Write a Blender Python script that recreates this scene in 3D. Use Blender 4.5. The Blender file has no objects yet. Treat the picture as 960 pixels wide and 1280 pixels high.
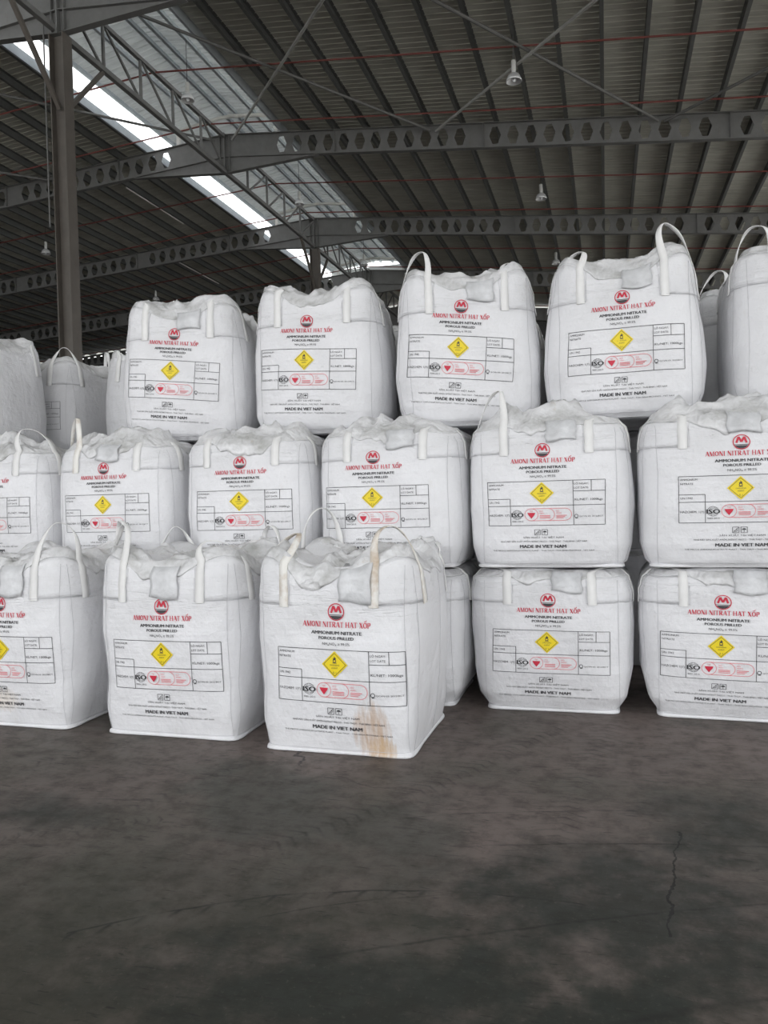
import bpy, math, random
from mathutils import Vector, Matrix, noise
random.seed(7)
scene = bpy.context.scene
C = scene.collection
PI = math.pi

# ------------------------------------------------------------------ camera
YAW, PIT, ROL, CAM_H = .2823, -.0188, -.0267, 1.58
f_ = Vector((-math.sin(YAW)*math.cos(PIT), math.cos(YAW)*math.cos(PIT), math.sin(PIT)))
r_ = Vector((math.cos(YAW), math.sin(YAW), 0)); u_ = r_.cross(f_)
rr = r_*math.cos(ROL) + u_*math.sin(ROL); uu = -r_*math.sin(ROL) + u_*math.cos(ROL)
cd = bpy.data.cameras.new('camera'); cam = bpy.data.objects.new('camera', cd); C.objects.link(cam)
cd.sensor_fit = 'VERTICAL'; cd.sensor_height = 24; cd.lens = 18; cd.clip_end = 300
M = Matrix((rr, uu, -f_)).transposed().to_4x4(); M.translation = (0, 0, CAM_H)
cam.matrix_world = M
scene.camera = cam

# ------------------------------------------------------------------ world, light, exposure
w = bpy.data.worlds.new('overcast_sky'); scene.world = w; w.use_nodes = True
w.node_tree.nodes['Background'].inputs['Color'].default_value = (.97, .985, 1, 1)
w.node_tree.nodes['Background'].inputs['Strength'].default_value = 2.7
scene.view_settings.view_transform = 'Standard'
scene.view_settings.look = 'None'
scene.view_settings.exposure = 0.0
scene.view_settings.gamma = 1
scene.view_settings.use_curve_mapping = False
scene.cycles.max_bounces = 8
scene.cycles.diffuse_bounces = 5

# ------------------------------------------------------------------ materials
def nodes_of(name):
    m = bpy.data.materials.new(name); m.use_nodes = True
    nt = m.node_tree
    return m, nt, nt.nodes['Principled BSDF']
def N(nt, t, **kw):
    n = nt.nodes.new(t)
    for k, v in kw.items():
        if hasattr(n, k): setattr(n, k, v)
        else: n.inputs[k].default_value = v
    return n
def ramp(nt, src, stops):
    r = nt.nodes.new('ShaderNodeValToRGB')
    els = r.color_ramp.elements
    while len(els) < len(stops): els.new(.5)
    for e, (p, c) in zip(els, stops):
        e.position = p; e.color = c if len(c) == 4 else (*c, 1)
    nt.links.new(src, r.inputs['Fac']); return r
def mixc(nt, a, b, fac, mode='MIX'):
    m = nt.nodes.new('ShaderNodeMix'); m.data_type = 'RGBA'; m.blend_type = mode
    for idx, v in ((6, a), (7, b)):
        if isinstance(v, tuple): m.inputs[idx].default_value = (*v, 1) if len(v) == 3 else v
        else: nt.links.new(v, m.inputs[idx])
    if isinstance(fac, (int, float)): m.inputs[0].default_value = fac
    else: nt.links.new(fac, m.inputs[0])
    return m.outputs[2]
def mapping(nt, scale=(1, 1, 1), loc=(0, 0, 0), rot=(0, 0, 0)):
    tc = nt.nodes.new('ShaderNodeTexCoord'); mp = nt.nodes.new('ShaderNodeMapping')
    mp.inputs['Scale'].default_value = scale; mp.inputs['Location'].default_value = loc; mp.inputs['Rotation'].default_value = rot
    nt.links.new(tc.outputs['Object'], mp.inputs['Vector']); return mp.outputs['Vector']
def noise_t(nt, vec, scale, detail=4, rough=.55, dist=0):
    n = N(nt, 'ShaderNodeTexNoise'); n.inputs['Scale'].default_value = scale; n.inputs['Detail'].default_value = detail
    n.inputs['Roughness'].default_value = rough; n.inputs['Distortion'].default_value = dist
    nt.links.new(vec, n.inputs['Vector']); return n.outputs['Fac']
def mth(nt, op, a, b=None, c=None):
    m = nt.nodes.new('ShaderNodeMath'); m.operation = op
    for i, v in enumerate((a, b, c)):
        if v is None: continue
        if isinstance(v, (int, float)): m.inputs[i].default_value = v
        else: nt.links.new(v, m.inputs[i])
    return m.outputs[0]
def bump(nt, p, h, strength=.3, dist=.01, prev=None):
    b = nt.nodes.new('ShaderNodeBump'); b.inputs['Strength'].default_value = strength; b.inputs['Distance'].default_value = dist
    nt.links.new(h, b.inputs['Height'])
    if prev is not None: nt.links.new(prev, b.inputs['Normal'])
    nt.links.new(b.outputs['Normal'], p.inputs['Normal']); return b.outputs['Normal']

def simple(name, col, rough=.6, metal=0, var=.12, vs=3):
    m, nt, p = nodes_of(name)
    v = mapping(nt); n = noise_t(nt, v, vs, 5)
    r = ramp(nt, n, [(.3, tuple(c*(1-var) for c in col)), (.7, tuple(min(1, c*(1+var)) for c in col))])
    nt.links.new(r.outputs['Color'], p.inputs['Base Color'])
    p.inputs['Roughness'].default_value = rough; p.inputs['Metallic'].default_value = metal
    return m

def bag_material(name, stains=(), tone=1.0):
    m, nt, p = nodes_of(name)
    v = mapping(nt)
    base = (.745*tone, .745*tone, .765*tone)
    n = noise_t(nt, v, 2.3, 5)
    col = mixc(nt, base, (.64*tone, .64*tone, .655*tone), ramp(nt, n, [(.45, (0, 0, 0)), (.8, (1, 1, 1))]).outputs['Color'])
    # faint grime smudges
    g = noise_t(nt, mapping(nt, (5, 5, 2.2)), 1.7, 7, .65)
    col = mixc(nt, col, (.58, .55, .50), mth(nt, 'MULTIPLY', ramp(nt, g, [(.62, (0, 0, 0)), (.80, (1, 1, 1))]).outputs['Color'], .35))
    tc = nt.nodes.new('ShaderNodeTexCoord'); sp = nt.nodes.new('ShaderNodeSeparateXYZ'); nt.links.new(tc.outputs['Object'], sp.inputs[0])
    for (sx, sz, rx, rz, sc, amt) in stains:
        dx = mth(nt, 'DIVIDE', mth(nt, 'SUBTRACT', sp.outputs['X'], sx), rx)
        dz = mth(nt, 'DIVIDE', mth(nt, 'SUBTRACT', sp.outputs['Z'], sz), rz)
        d2 = mth(nt, 'ADD', mth(nt, 'MULTIPLY', dx, dx), mth(nt, 'MULTIPLY', dz, dz))
        st = noise_t(nt, mapping(nt, (30, 3, 5)), 1.5, 5, .6)
        k = mth(nt, 'SUBTRACT', mth(nt, 'ADD', 1.0, mth(nt, 'MULTIPLY', mth(nt, 'SUBTRACT', st, .5), 2.2)), d2)
        front = mth(nt, 'LESS_THAN', sp.outputs['Y'], 0)
        k = mth(nt, 'MULTIPLY', mth(nt, 'MULTIPLY', mth(nt, 'MAXIMUM', mth(nt, 'MINIMUM', k, 1), 0), amt), front)
        col = mixc(nt, col, sc, k)
    nt.links.new(col, p.inputs['Base Color'])
    p.inputs['Roughness'].default_value = .48
    p.inputs['Specular IOR Level'].default_value = .35
    p.inputs['Sheen Weight'].default_value = .1
    # horizontal pinch creases and soft dents in the woven cloth
    h1 = noise_t(nt, mapping(nt, (1.2, 1.2, 16)), 1.6, 4, .55)
    h2 = noise_t(nt, mapping(nt, (5, 5, 4)), 1.3, 5)
    b1 = bump(nt, p, h1, .22, .02)
    b2 = bump(nt, p, h2, .8, .035, b1)
    cn = noise_t(nt, mapping(nt, (.9, .9, 15)), 1.5, 3, .5, .3)
    line = mth(nt, 'MAXIMUM', mth(nt, 'SUBTRACT', 1, mth(nt, 'MULTIPLY', mth(nt, 'ABSOLUTE', mth(nt, 'SUBTRACT', cn, .5)), 45)), 0)
    zm_ = ramp(nt, mth(nt, 'MULTIPLY', sp.outputs['Z'], .8), [(.665, (0, 0, 0)), (.73, (1, 1, 1)), (.84, (.3, .3, .3))]).outputs['Color']
    b2 = bump(nt, p, mth(nt, 'MULTIPLY', mth(nt, 'MULTIPLY', line, zm_), -1), .38, .010, b2)
    wv = N(nt, 'ShaderNodeTexNoise'); wv.inputs['Scale'].default_value = 160
    nt.links.new(v, wv.inputs['Vector'])
    bump(nt, p, wv.outputs['Fac'], .05, .002, b2)
    return m

M_BAG = bag_material('woven_white_polypropylene')
M_BAG_SHADED = bag_material('woven_polypropylene_shaded', tone=.93)  # greyer copy of the cloth: shade on rear and end bags put into colour
M_BAG_RUST = bag_material('woven_polypropylene_rust_stained', [(.25, .16, .13, .20, (.50, .34, .22), .75), (.31, .05, .10, .09, (.55, .38, .22), .8)])
M_BAG_STREAK = bag_material('woven_polypropylene_dirty_streak', [(.01, .885, .022, .075, (.50, .45, .39), .75)])
M_BAG_FAINT = bag_material('woven_polypropylene_faint_stain', [(-.02, .20, .16, .10, (.66, .57, .46), .5)])

def cover_material():
    m, nt, p = nodes_of('crumpled_liner_film')
    v = mapping(nt)
    n = noise_t(nt, v, 5, 6, .6)
    c = ramp(nt, n, [(.30, (.40, .40, .39)), (.50, (.64, .64, .65)), (.72, (.82, .82, .83))]).outputs['Color']
    g = noise_t(nt, v, 13, 5, .6)
    c = mixc(nt, c, (.42, .34, .25), mth(nt, 'MULTIPLY', ramp(nt, g, [(.66, (0, 0, 0)), (.76, (1, 1, 1))]).outputs['Color'], .5))
    nt.links.new(c, p.inputs['Base Color'])
    p.inputs['Roughness'].default_value = .33
    p.inputs['Specular IOR Level'].default_value = .6
    wn = N(nt, 'ShaderNodeTexNoise'); wn.inputs['Scale'].default_value = 4; wn.inputs['Detail'].default_value = 4; nt.links.new(v, wn.inputs['Vector'])
    vm = N(nt, 'ShaderNodeVectorMath', operation='MULTIPLY_ADD'); nt.links.new(wn.outputs['Color'], vm.inputs[0]); vm.inputs[1].default_value = (.35, .35, .35); nt.links.new(v, vm.inputs[2])
    pv = None
    for sc, st, ds in ((7, .38, .05), (19, .30, .02)):
        vo = N(nt, 'ShaderNodeTexVoronoi', feature='F1'); vo.inputs['Scale'].default_value = sc; nt.links.new(vm.outputs[0], vo.inputs['Vector'])
        pv = bump(nt, p, vo.outputs['Distance'], st, ds, pv)
    return m
M_COVER = cover_material()
M_STRAP = simple('webbing_white', (.76, .757, .75), .6, var=.05, vs=9)
M_STRAP_OLD, _nt, _p = nodes_of('webbing_soiled')
_c = mixc(_nt, (.78, .765, .73), (.50, .40, .30), ramp(_nt, noise_t(_nt, mapping(_nt), 5.5, 5, .6), [(.46, (0, 0, 0)), (.66, (1, 1, 1))]).outputs['Color'])
_nt.links.new(_c, _p.inputs['Base Color']); _p.inputs['Roughness'].default_value = .65
M_STITCH = simple('grey_stitching', (.50, .50, .52), .8, var=.1)
M_POUCH = simple('document_pouch_film', (.58, .585, .60), .2, var=.14, vs=11)
bump(M_POUCH.node_tree, M_POUCH.node_tree.nodes['Principled BSDF'], noise_t(M_POUCH.node_tree, mapping(M_POUCH.node_tree), 13, 5, .6, 1), .5, .015)
M_INK = simple('black_ink', (.035, .035, .04), .55, var=.1)
M_RED = simple('red_ink', (.55, .02, .05), .55, var=.08)
M_PINK = simple('thin_red_ink', (.70, .20, .22), .55, var=.05)
M_YEL = simple('yellow_ink', (.80, .62, .01), .5, var=.04)

def steel(name, col, rough=.55):
    m, nt, p = nodes_of(name)
    n = noise_t(nt, mapping(nt, (1, 1, 1)), 2.5, 7, .65)
    c = ramp(nt, n, [(.3, tuple(x*.75 for x in col)), (.7, col)]).outputs['Color']
    g = noise_t(nt, mapping(nt, (4, 4, 1)), 3, 6, .7)
    c = mixc(nt, c, (.10, .055, .035), mth(nt, 'MULTIPLY', ramp(nt, g, [(.60, (0, 0, 0)), (.75, (1, 1, 1))]).outputs['Color'], .45))
    nt.links.new(c, p.inputs['Base Color']); p.inputs['Roughness'].default_value = rough
    return m
M_STEEL = steel('dusty_grey_steel_paint', (.185, .185, .18))
M_COL = steel('brown_grey_column_paint', (.125, .11, .095))
M_PURLIN = steel('galvanised_purlin_dull', (.13, .135, .13))
M_WHITE_STEEL = simple('white_steel_paint', (.72, .71, .68), .5, var=.1)
M_GALV = simple('bright_galvanised', (.55, .60, .64), .35, .3, var=.1)
M_PIPE = simple('red_pipe_paint', (.20, .05, .04), .5, var=.15)
M_TUBE_LIT = simple('grey_tube_paint_lit', (.42, .42, .40), .5, var=.12)  # lighter copy for some roof braces: the light on them put into colour
M_ALU = simple('spun_aluminium', (.85, .86, .87), .35, .5, var=.05)
M_HOUSING = simple('lamp_housing_paint', (.62, .62, .60), .5, var=.05)
M_WIRE = simple('wire_dark', (.12, .12, .12), .6, var=.1)
M_GLASS = simple('frosted_bulb', (.8, .82, .85), .15, var=.02)

def roof_material(name, col, dark):
    m, nt, p = nodes_of(name)
    n = noise_t(nt, mapping(nt, (.35, 1.0, 1)), 1.3, 7, .65)
    c = ramp(nt, n, [(.30, dark), (.65, col)]).outputs['Color']
    g = noise_t(nt, mapping(nt, (.5, 4, 1)), 2.1, 5)
    c = mixc(nt, c, tuple(x*.6 for x in dark), mth(nt, 'MULTIPLY', ramp(nt, g, [(.5, (0, 0, 0)), (.75, (1, 1, 1))]).outputs['Color'], .5))
    nt.links.new(c, p.inputs['Base Color']); p.inputs['Roughness'].default_value = .6
    return m
M_ROOF = roof_material('dusty_roof_sheet', (.66, .66, .59), (.50, .50, .44))
M_MROOF = roof_material('pale_monitor_sheet', (.80, .81, .80), (.62, .63, .62))
M_APRON = simple('bounce_yard_concrete', (.62, .60, .56), .9, var=.1)
def translucent(m, amt, col):
    nt = m.node_tree; p = nt.nodes['Principled BSDF']; out = [n for n in nt.nodes if n.type == 'OUTPUT_MATERIAL'][0]
    tr = nt.nodes.new('ShaderNodeBsdfTranslucent'); tr.inputs['Color'].default_value = (*col, 1)
    mx = nt.nodes.new('ShaderNodeMixShader'); mx.inputs['Fac'].default_value = amt
    nt.links.new(p.outputs[0], mx.inputs[1]); nt.links.new(tr.outputs[0], mx.inputs[2]); nt.links.new(mx.outputs[0], out.inputs['Surface'])
translucent(M_MROOF, .26, (.8, .82, .82))
M_WALL = simple('dark_cladding', (.06, .06, .06), .8, var=.2)

def floor_material():
    m, nt, p = nodes_of('worn_dark_concrete')
    v = mapping(nt)
    tc = nt.nodes.new('ShaderNodeTexCoord'); sp = nt.nodes.new('ShaderNodeSeparateXYZ'); nt.links.new(tc.outputs['Object'], sp.inputs[0])
    PX, PY = sp.outputs['X'], sp.outputs['Y']
    R = lambda src, a, b_: ramp(nt, src, [(a, (0, 0, 0)), (b_, (1, 1, 1))]).outputs['Color']
    mul = lambda a, b_: mth(nt, 'MULTIPLY', a, b_)
    n1 = noise_t(nt, v, .55, 5, .55, .4)
    c = ramp(nt, n1, [(.36, (.086, .080, .066)), (.50, (.122, .100, .090)), (.66, (.172, .138, .127))]).outputs['Color']
    def blob(cx, cy, rx, ry, soft=.7, g=1.35):
        dx = mth(nt, 'DIVIDE', mth(nt, 'SUBTRACT', PX, cx), rx); dy = mth(nt, 'DIVIDE', mth(nt, 'SUBTRACT', PY, cy), ry)
        d2 = mth(nt, 'ADD', mul(dx, dx), mul(dy, dy))
        w_ = mul(mth(nt, 'SUBTRACT', noise_t(nt, v, 3.2, 8, .65), .5), 3.4)
        k = mth(nt, 'ADD', mth(nt, 'SUBTRACT', 1, d2), w_)
        return mth(nt, 'MAXIMUM', mth(nt, 'MINIMUM', mul(k, soft*g), 1), 0)
    # olive grime towards the open aisle
    c = mixc(nt, c, (.046, .045, .034), mul(blob(-1.0, 2.1, 3.0, 1.15), .9))
    for bx in ((.05, 3.0, .75, .75, .8), (-.6, 2.25, 1.2, .36, .9), (.5, 3.9, .45, .5, .7), (-2.9, 3.3, .5, .25, .6), (3.5, 3.5, 1.5, 1.2, .8), (-6, 3, 1.4, .9, .8)):
        c = mixc(nt, c, (.021, .026, .021), mul(blob(*bx), .85))
    vo = N(nt, 'ShaderNodeTexNoise'); vo.inputs['Scale'].default_value = .5; vo.inputs['Detail'].default_value = 9; vo.inputs['Roughness'].default_value = .62
    nt.links.new(mapping(nt, loc=(3.1, 7.7, 0)), vo.inputs['Vector'])
    c = mixc(nt, c, (.05, .055, .046), mul(R(vo.outputs['Fac'], .54, .60), .6))
    # mottling, and short dark scuffs dragged one way
    n3 = noise_t(nt, v, 7, 8, .7)
    c = mixc(nt, c, (.035, .034, .029), mul(R(n3, .47, .66), .50))
    sc_ = noise_t(nt, mapping(nt, (2.6, 15, 1), rot=(0, 0, .30)), 2.2, 6, .62, .9)
    c = mixc(nt, c, (.022, .022, .019), mul(R(sc_, .56, .66), mul(R(noise_t(nt, v, 1.6, 3), .40, .62), .75)))
    sc2 = noise_t(nt, mapping(nt, (5, 34, 1), (4, 1, 0), (0, 0, .42)), 2.0, 4, .6, .5)
    c = mixc(nt, c, (.018, .018, .016), mul(R(sc2, .62, .68), .7))
    n4 = noise_t(nt, v, 42, 5, .7)
    c = mixc(nt, c, (.24, .21, .18), mul(R(n4, .58, .80), .28))
    # single rubber marks: start, end, bow, half width, tick pitch, tick reach, strength
    wob = mul(mth(nt, 'SUBTRACT', noise_t(nt, v, 3.5, 4), .5), .07)
    for (x0, y0), (x1, y1), bow, wd, tick, reach, st in (
            ((-1.95, 2.36), (-.10, 3.0), .20, .006, .12, .055, .95), ((-1.3, 2.62), (-.5, 2.98), .05, .004, 0, 0, .7), ((-1.1, 2.38), (.7, 3.22), .04, .007, 0, 0, .7),
            ((-.05, 2.30), (.60, 2.62), .03, .013, 0, 0, .8), ((-1.0, 3.62), (.1, 3.95), .03, .004, 0, 0, .8), ((-3.4, 3.35), (-1.9, 3.55), .05, .004, 0, 0, .7),
            ((-.6, 3.4), (1.0, 3.7), .05, .006, 0, 0, .8),
            ((-1.60, 3.10), (-.25, 5.6), -.12, .03, .075, .09, .62), ((-.25, 3.5), (.02, 5.5), .04, .03, .07, .10, .62), ((-2.5, 3.1), (-2.0, 4.5), .03, .02, .09, .06, .6),
            ((-3.9, 3.0), (-3.1, 4.4), .05, .03, .08, .08, .6), ((-2.9, 2.9), (-2.15, 3.35), .03, .03, .06, .04, .6)):
        L = math.hypot(x1-x0, y1-y0); dx, dy = (x1-x0)/L, (y1-y0)/L
        ax = mth(nt, 'SUBTRACT', PX, x0); ay = mth(nt, 'SUBTRACT', PY, y0)
        u = mth(nt, 'ADD', mul(ax, dx), mul(ay, dy)); w_ = mth(nt, 'ADD', mul(ax, -dy), mul(ay, dx))
        q = mth(nt, 'DIVIDE', u, L)
        w_ = mth(nt, 'ADD', mth(nt, 'SUBTRACT', w_, mul(mul(q, mth(nt, 'SUBTRACT', 1, q)), 4*bow)), mul(wob, .6))
        aw = mth(nt, 'ABSOLUTE', w_)
        k = mth(nt, 'MAXIMUM', mth(nt, 'SUBTRACT', 1, mth(nt, 'DIVIDE', aw, wd*1.6)), 0)
        if wd > .015: k = mul(k, .0)
        if tick:
            ph = mth(nt, 'ADD', mul(u, 2*PI/tick), mul(aw, 38))
            tk = mth(nt, 'POWER', mth(nt, 'MAXIMUM', mth(nt, 'SINE', ph), 0), 3)
            tk = mul(tk, mth(nt, 'MAXIMUM', mth(nt, 'SUBTRACT', 1, mth(nt, 'DIVIDE', aw, reach*1.5)), 0))
            if wd < .015: tk = mul(tk, mth(nt, 'LESS_THAN', w_, 0))
            k = mth(nt, 'MAXIMUM', k, tk)
        ends = mul(mth(nt, 'GREATER_THAN', q, 0), mth(nt, 'LESS_THAN', q, 1))
        fade = R(noise_t(nt, v, 4.3, 5, .6), .34, .56)
        c = mixc(nt, c, (.013, .013, .012), mul(mul(mul(k, ends), fade), st))
    # hairline cracks
    vr = N(nt, 'ShaderNodeTexVoronoi', feature='DISTANCE_TO_EDGE'); vr.inputs['Scale'].default_value = .38
    wn = N(nt, 'ShaderNodeTexNoise'); wn.inputs['Scale'].default_value = 2.5; wn.inputs['Detail'].default_value = 6; nt.links.new(v, wn.inputs['Vector'])
    vm = N(nt, 'ShaderNodeVectorMath', operation='MULTIPLY_ADD'); nt.links.new(wn.outputs['Color'], vm.inputs[0]); vm.inputs[1].default_value = (.5, .5, .5); nt.links.new(v, vm.inputs[2])
    nt.links.new(vm.outputs[0], vr.inputs['Vector'])
    crk = ramp(nt, vr.outputs['Distance'], [(0, (1, 1, 1)), (.0035, (0, 0, 0))]).outputs['Color']
    c = mixc(nt, c, (.006, .006, .006), mul(crk, R(noise_t(nt, mapping(nt, loc=(9, 1, 3)), .5, 2), .56, .62)))
    # the ragged crack right of centre
    cx_ = mth(nt, 'ADD', mth(nt, 'SUBTRACT', mth(nt, 'SUBTRACT', PX, -.18), mul(PY, .125)), mul(mth(nt, 'SUBTRACT', noise_t(nt, v, 9, 4), .5), .10))
    ck = mul(mul(mth(nt, 'LESS_THAN', mth(nt, 'ABSOLUTE', cx_), .005), mth(nt, 'GREATER_THAN', PY, 2.85)), mth(nt, 'LESS_THAN', PY, 3.75))
    c = mixc(nt, c, (.006, .006, .006), mul(ck, .85))
    nt.links.new(c, p.inputs['Base Color'])
    r = ramp(nt, n3, [(.40, (.50, .50, .50)), (.62, (.66, .66, .66))]).outputs['Color']
    nt.links.new(r, p.inputs['Roughness'])
    p.inputs['Specular IOR Level'].default_value = .28
    b = bump(nt, p, n3, .15, .006)
    bump(nt, p, n4, .12, .003, b)
    return m
M_FLOOR = floor_material()

# ------------------------------------------------------------------ mesh helpers
class MB:
    def __init__(s): s.v = []; s.f = []; s.mi = []
    def add(s, vs, fs, mi=0):
        o = len(s.v); s.v += [tuple(v) for v in vs]; s.f += [tuple(i+o for i in f) for f in fs]; s.mi += [mi]*len(fs)
    def box(s, a, b, mi=0):
        (x0, y0, z0), (x1, y1, z1) = a, b
        s.add([(x0, y0, z0), (x1, y0, z0), (x1, y1, z0), (x0, y1, z0), (x0, y0, z1), (x1, y0, z1), (x1, y1, z1), (x0, y1, z1)],
              [(3, 2, 1, 0), (4, 5, 6, 7), (0, 1, 5, 4), (1, 2, 6, 5), (2, 3, 7, 6), (3, 0, 4, 7)], mi)
    def prism(s, prof, p0, p1, X, Z, mi=0):
        """profile (a,b) swept from p0 to p1; a along X, b along Z"""
        p0, p1, X, Z = Vector(p0), Vector(p1), Vector(X), Vector(Z); n = len(prof)
        vs = [p0+X*a+Z*b for a, b in prof] + [p1+X*a+Z*b for a, b in prof]
        fs = [(i, (i+1) % n, n+(i+1) % n, n+i) for i in range(n)] + [tuple(range(n-1, -1, -1)), tuple(range(n, 2*n))]
        s.add(vs, fs, mi)
    def bar(s, p0, p1, wx, wz, up=(0, 0, 1), mi=0):
        p0, p1 = Vector(p0), Vector(p1); d = (p1-p0).normalized(); up = Vector(up)
        X = d.cross(up).normalized(); Z = X.cross(d).normalized()
        s.prism([(-wx/2, -wz/2), (wx/2, -wz/2), (wx/2, wz/2), (-wx/2, wz/2)], p0, p1, X, Z, mi)
    def tube(s, pts, r, n=10, mi=0):
        pts = [Vector(p) for p in pts]; rings = []
        for i, p in enumerate(pts):
            d = (pts[min(i+1, len(pts)-1)]-pts[max(i-1, 0)]).normalized()
            up = Vector((0, 0, 1)) if abs(d.z) < .9 else Vector((1, 0, 0))
            X = d.cross(up).normalized(); Z = X.cross(d)
            rings.append([p+(X*math.cos(2*PI*k/n)+Z*math.sin(2*PI*k/n))*r for k in range(n)])
        vs = [q for rg in rings for q in rg]
        fs = [(i*n+k, i*n+(k+1) % n, (i+1)*n+(k+1) % n, (i+1)*n+k) for i in range(len(pts)-1) for k in range(n)]
        fs += [tuple(range(n-1, -1, -1)), tuple((len(pts)-1)*n+k for k in range(n))]
        s.add(vs, fs, mi)
    def lathe(s, prof, n=24, c=(0, 0, 0), mi=0):
        vs = [(c[0]+r*math.cos(2*PI*k/n), c[1]+r*math.sin(2*PI*k/n), c[2]+z) for r, z in prof for k in range(n)]
        fs = [(i*n+k, i*n+(k+1) % n, (i+1)*n+(k+1) % n, (i+1)*n+k) for i in range(len(prof)-1) for k in range(n)]
        s.add(vs, fs, mi)
    def grid(s, rows, closed=False, mi=0):
        n = len(rows[0]); vs = [p for r in rows for p in r]
        m = n if closed else n-1
        fs = [(i*n+k, i*n+(k+1) % n, (i+1)*n+(k+1) % n, (i+1)*n+k) for i in range(len(rows)-1) for k in range(m)]
        s.add(vs, fs, mi)
    def build(s, name, mats, parent=None, smooth=False, solid=0):
        me = bpy.data.meshes.new(name); me.from_pydata(s.v, [], s.f)
        if not isinstance(mats, (list, tuple)): mats = [mats]
        for m in mats: me.materials.append(m)
        me.polygons.foreach_set('material_index', s.mi)
        if smooth: me.polygons.foreach_set('use_smooth', [True]*len(me.polygons))
        me.update()
        o = bpy.data.objects.new(name, me); C.objects.link(o)
        if parent: o.parent = parent
        if solid:
            md = o.modifiers.new('thickness', 'SOLIDIFY'); md.thickness = solid; md.offset = 0
        return o
def tag(o, label=None, cat=None, group=None, kind=None):
    for k, v in (('label', label), ('category', cat), ('group', group), ('kind', kind)):
        if v: o[k] = v
    return o
def empty(name, loc, label, cat, group=None):
    o = bpy.data.objects.new(name, None); C.objects.link(o); o.location = loc; o.empty_display_size = .2
    return tag(o, label, cat, group)
def copy_tree(o, parent=None):
    c = o.copy(); C.objects.link(c)
    if parent: c.parent = parent
    for ch in list(o.children): copy_tree(ch, c)
    return c

# ------------------------------------------------------------------ the hall
XR, Y0, BAY = -13.26, 16.97, 9.0        # ridge line, first visible frame, frame spacing
ZR, ML, MR, DEP = 15.12, .0584, .1151, .83
XL, XRT, YF, YB = -50.0, 16.0, -12.0, 53.6
FR = [Y0+BAY*k for k in range(5)]
def ztop(x): return ZR-(ML*(XR-x) if x < XR else MR*(x-XR))

b = MB(); b.box((XL-.5, YF, -.3), (XRT+.5, YB+.5, 0)); tag(b.build('floor', M_FLOOR), kind='structure')
b = MB(); b.box((-90, YF-60, -.32), (90, YF, -.02)); b.box((XRT+.5, YF, -.32), (90, YB, -.02)); tag(b.build('floor', M_APRON), kind='structure')   # unseen pale yard outside, added to bounce light up to the roof
for nm, bx in (('wall_left', ((XL-.3, YF, 0), (XL, YB, 13.1))),):     # the right side of the shed stands open
    b = MB(); b.box(*bx); tag(b.build(nm, M_WALL), kind='structure')
# back wall, its top edge stopping a hand below the roof
b = MB(); ys = YB
pts = [(XL, 12.75), (XR, 14.98), (XRT, 10.5)]
b.prism([(XL, 0), (XRT, 0), (XRT, ztop(XRT)-.02), (XR, ztop(XR)-.02), (XL, ztop(XL)-.02)], (0, YB, 0), (0, YB+.2, 0), (1, 0, 0), (0, 0, 1))
tag(b.build('wall_back', M_WALL), kind='structure')

def corrugated(x0, x1, zf, y0, y1, pitch=.25, amp=-.016):
    rows = []; y = y0; 
    pat = ((0, 0), (.05, 1), (.13, 1), (.18, 0), (.66, 0), (.97, 0))
    while y < y1:
        for a, h in pat:
            yy = y+a*pitch
            rows.append([(x0, yy, zf(x0)+h*amp), ((x0+x1)/2, yy, (zf(x0)+zf(x1))/2+h*amp), (x1, yy, zf(x1)+h*amp)])
        y += pitch
    m = MB(); m.grid(rows); return m
EL, ER = -16.52, -10.99          # opening under the ridge monitor
MON_END = 45.4
zs = lambda x: ztop(x)+.31
tag(corrugated(XL-.4, EL, zs, YF, YB+.5).build('ceiling', M_ROOF, solid=.01), kind='structure')
tag(corrugated(ER, XRT+.4, zs, YF, YB+.5).build('ceiling', M_ROOF, solid=.01), kind='structure')
tag(corrugated(EL, XR, zs, MON_END, YB+.5).build('ceiling', M_ROOF, solid=.01), kind='structure')
tag(corrugated(XR, ER, zs, MON_END, YB+.5).build('ceiling', M_ROOF, solid=.01), kind='structure')

# purlins: each runs the length of the hall
def purlin_mesh(x):
    m = MB(); z = ztop(x)
    prof = [(-.05, 0), (.05, 0), (.05, .014), (-.036, .014), (-.036, .286), (.05, .286), (.05, .3), (-.05, .3)]
    m.prism(prof, (x, YF, z), (x, YB, z), (1, 0, 0), (0, 0, 1))
    return m
k = 0
x = .13
xs_r = [x+1.14*i for i in range(-9, 20)]
for x in xs_r:
    if x < ER+.1: continue
    tag(purlin_mesh(x).build('roof_purlin', M_PURLIN), 'long dull steel purlin under the roof slope right of the ridge opening', 'roof purlin', 'purlins of the right roof slope')
for i in range(29):
    x = -16.6-1.14*i
    if x < XL+.5: break
    tag(purlin_mesh(x).build('roof_purlin', M_PURLIN), 'long dull steel purlin under the roof slope left of the ridge opening', 'roof purlin', 'purlins of the left roof slope')

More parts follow.
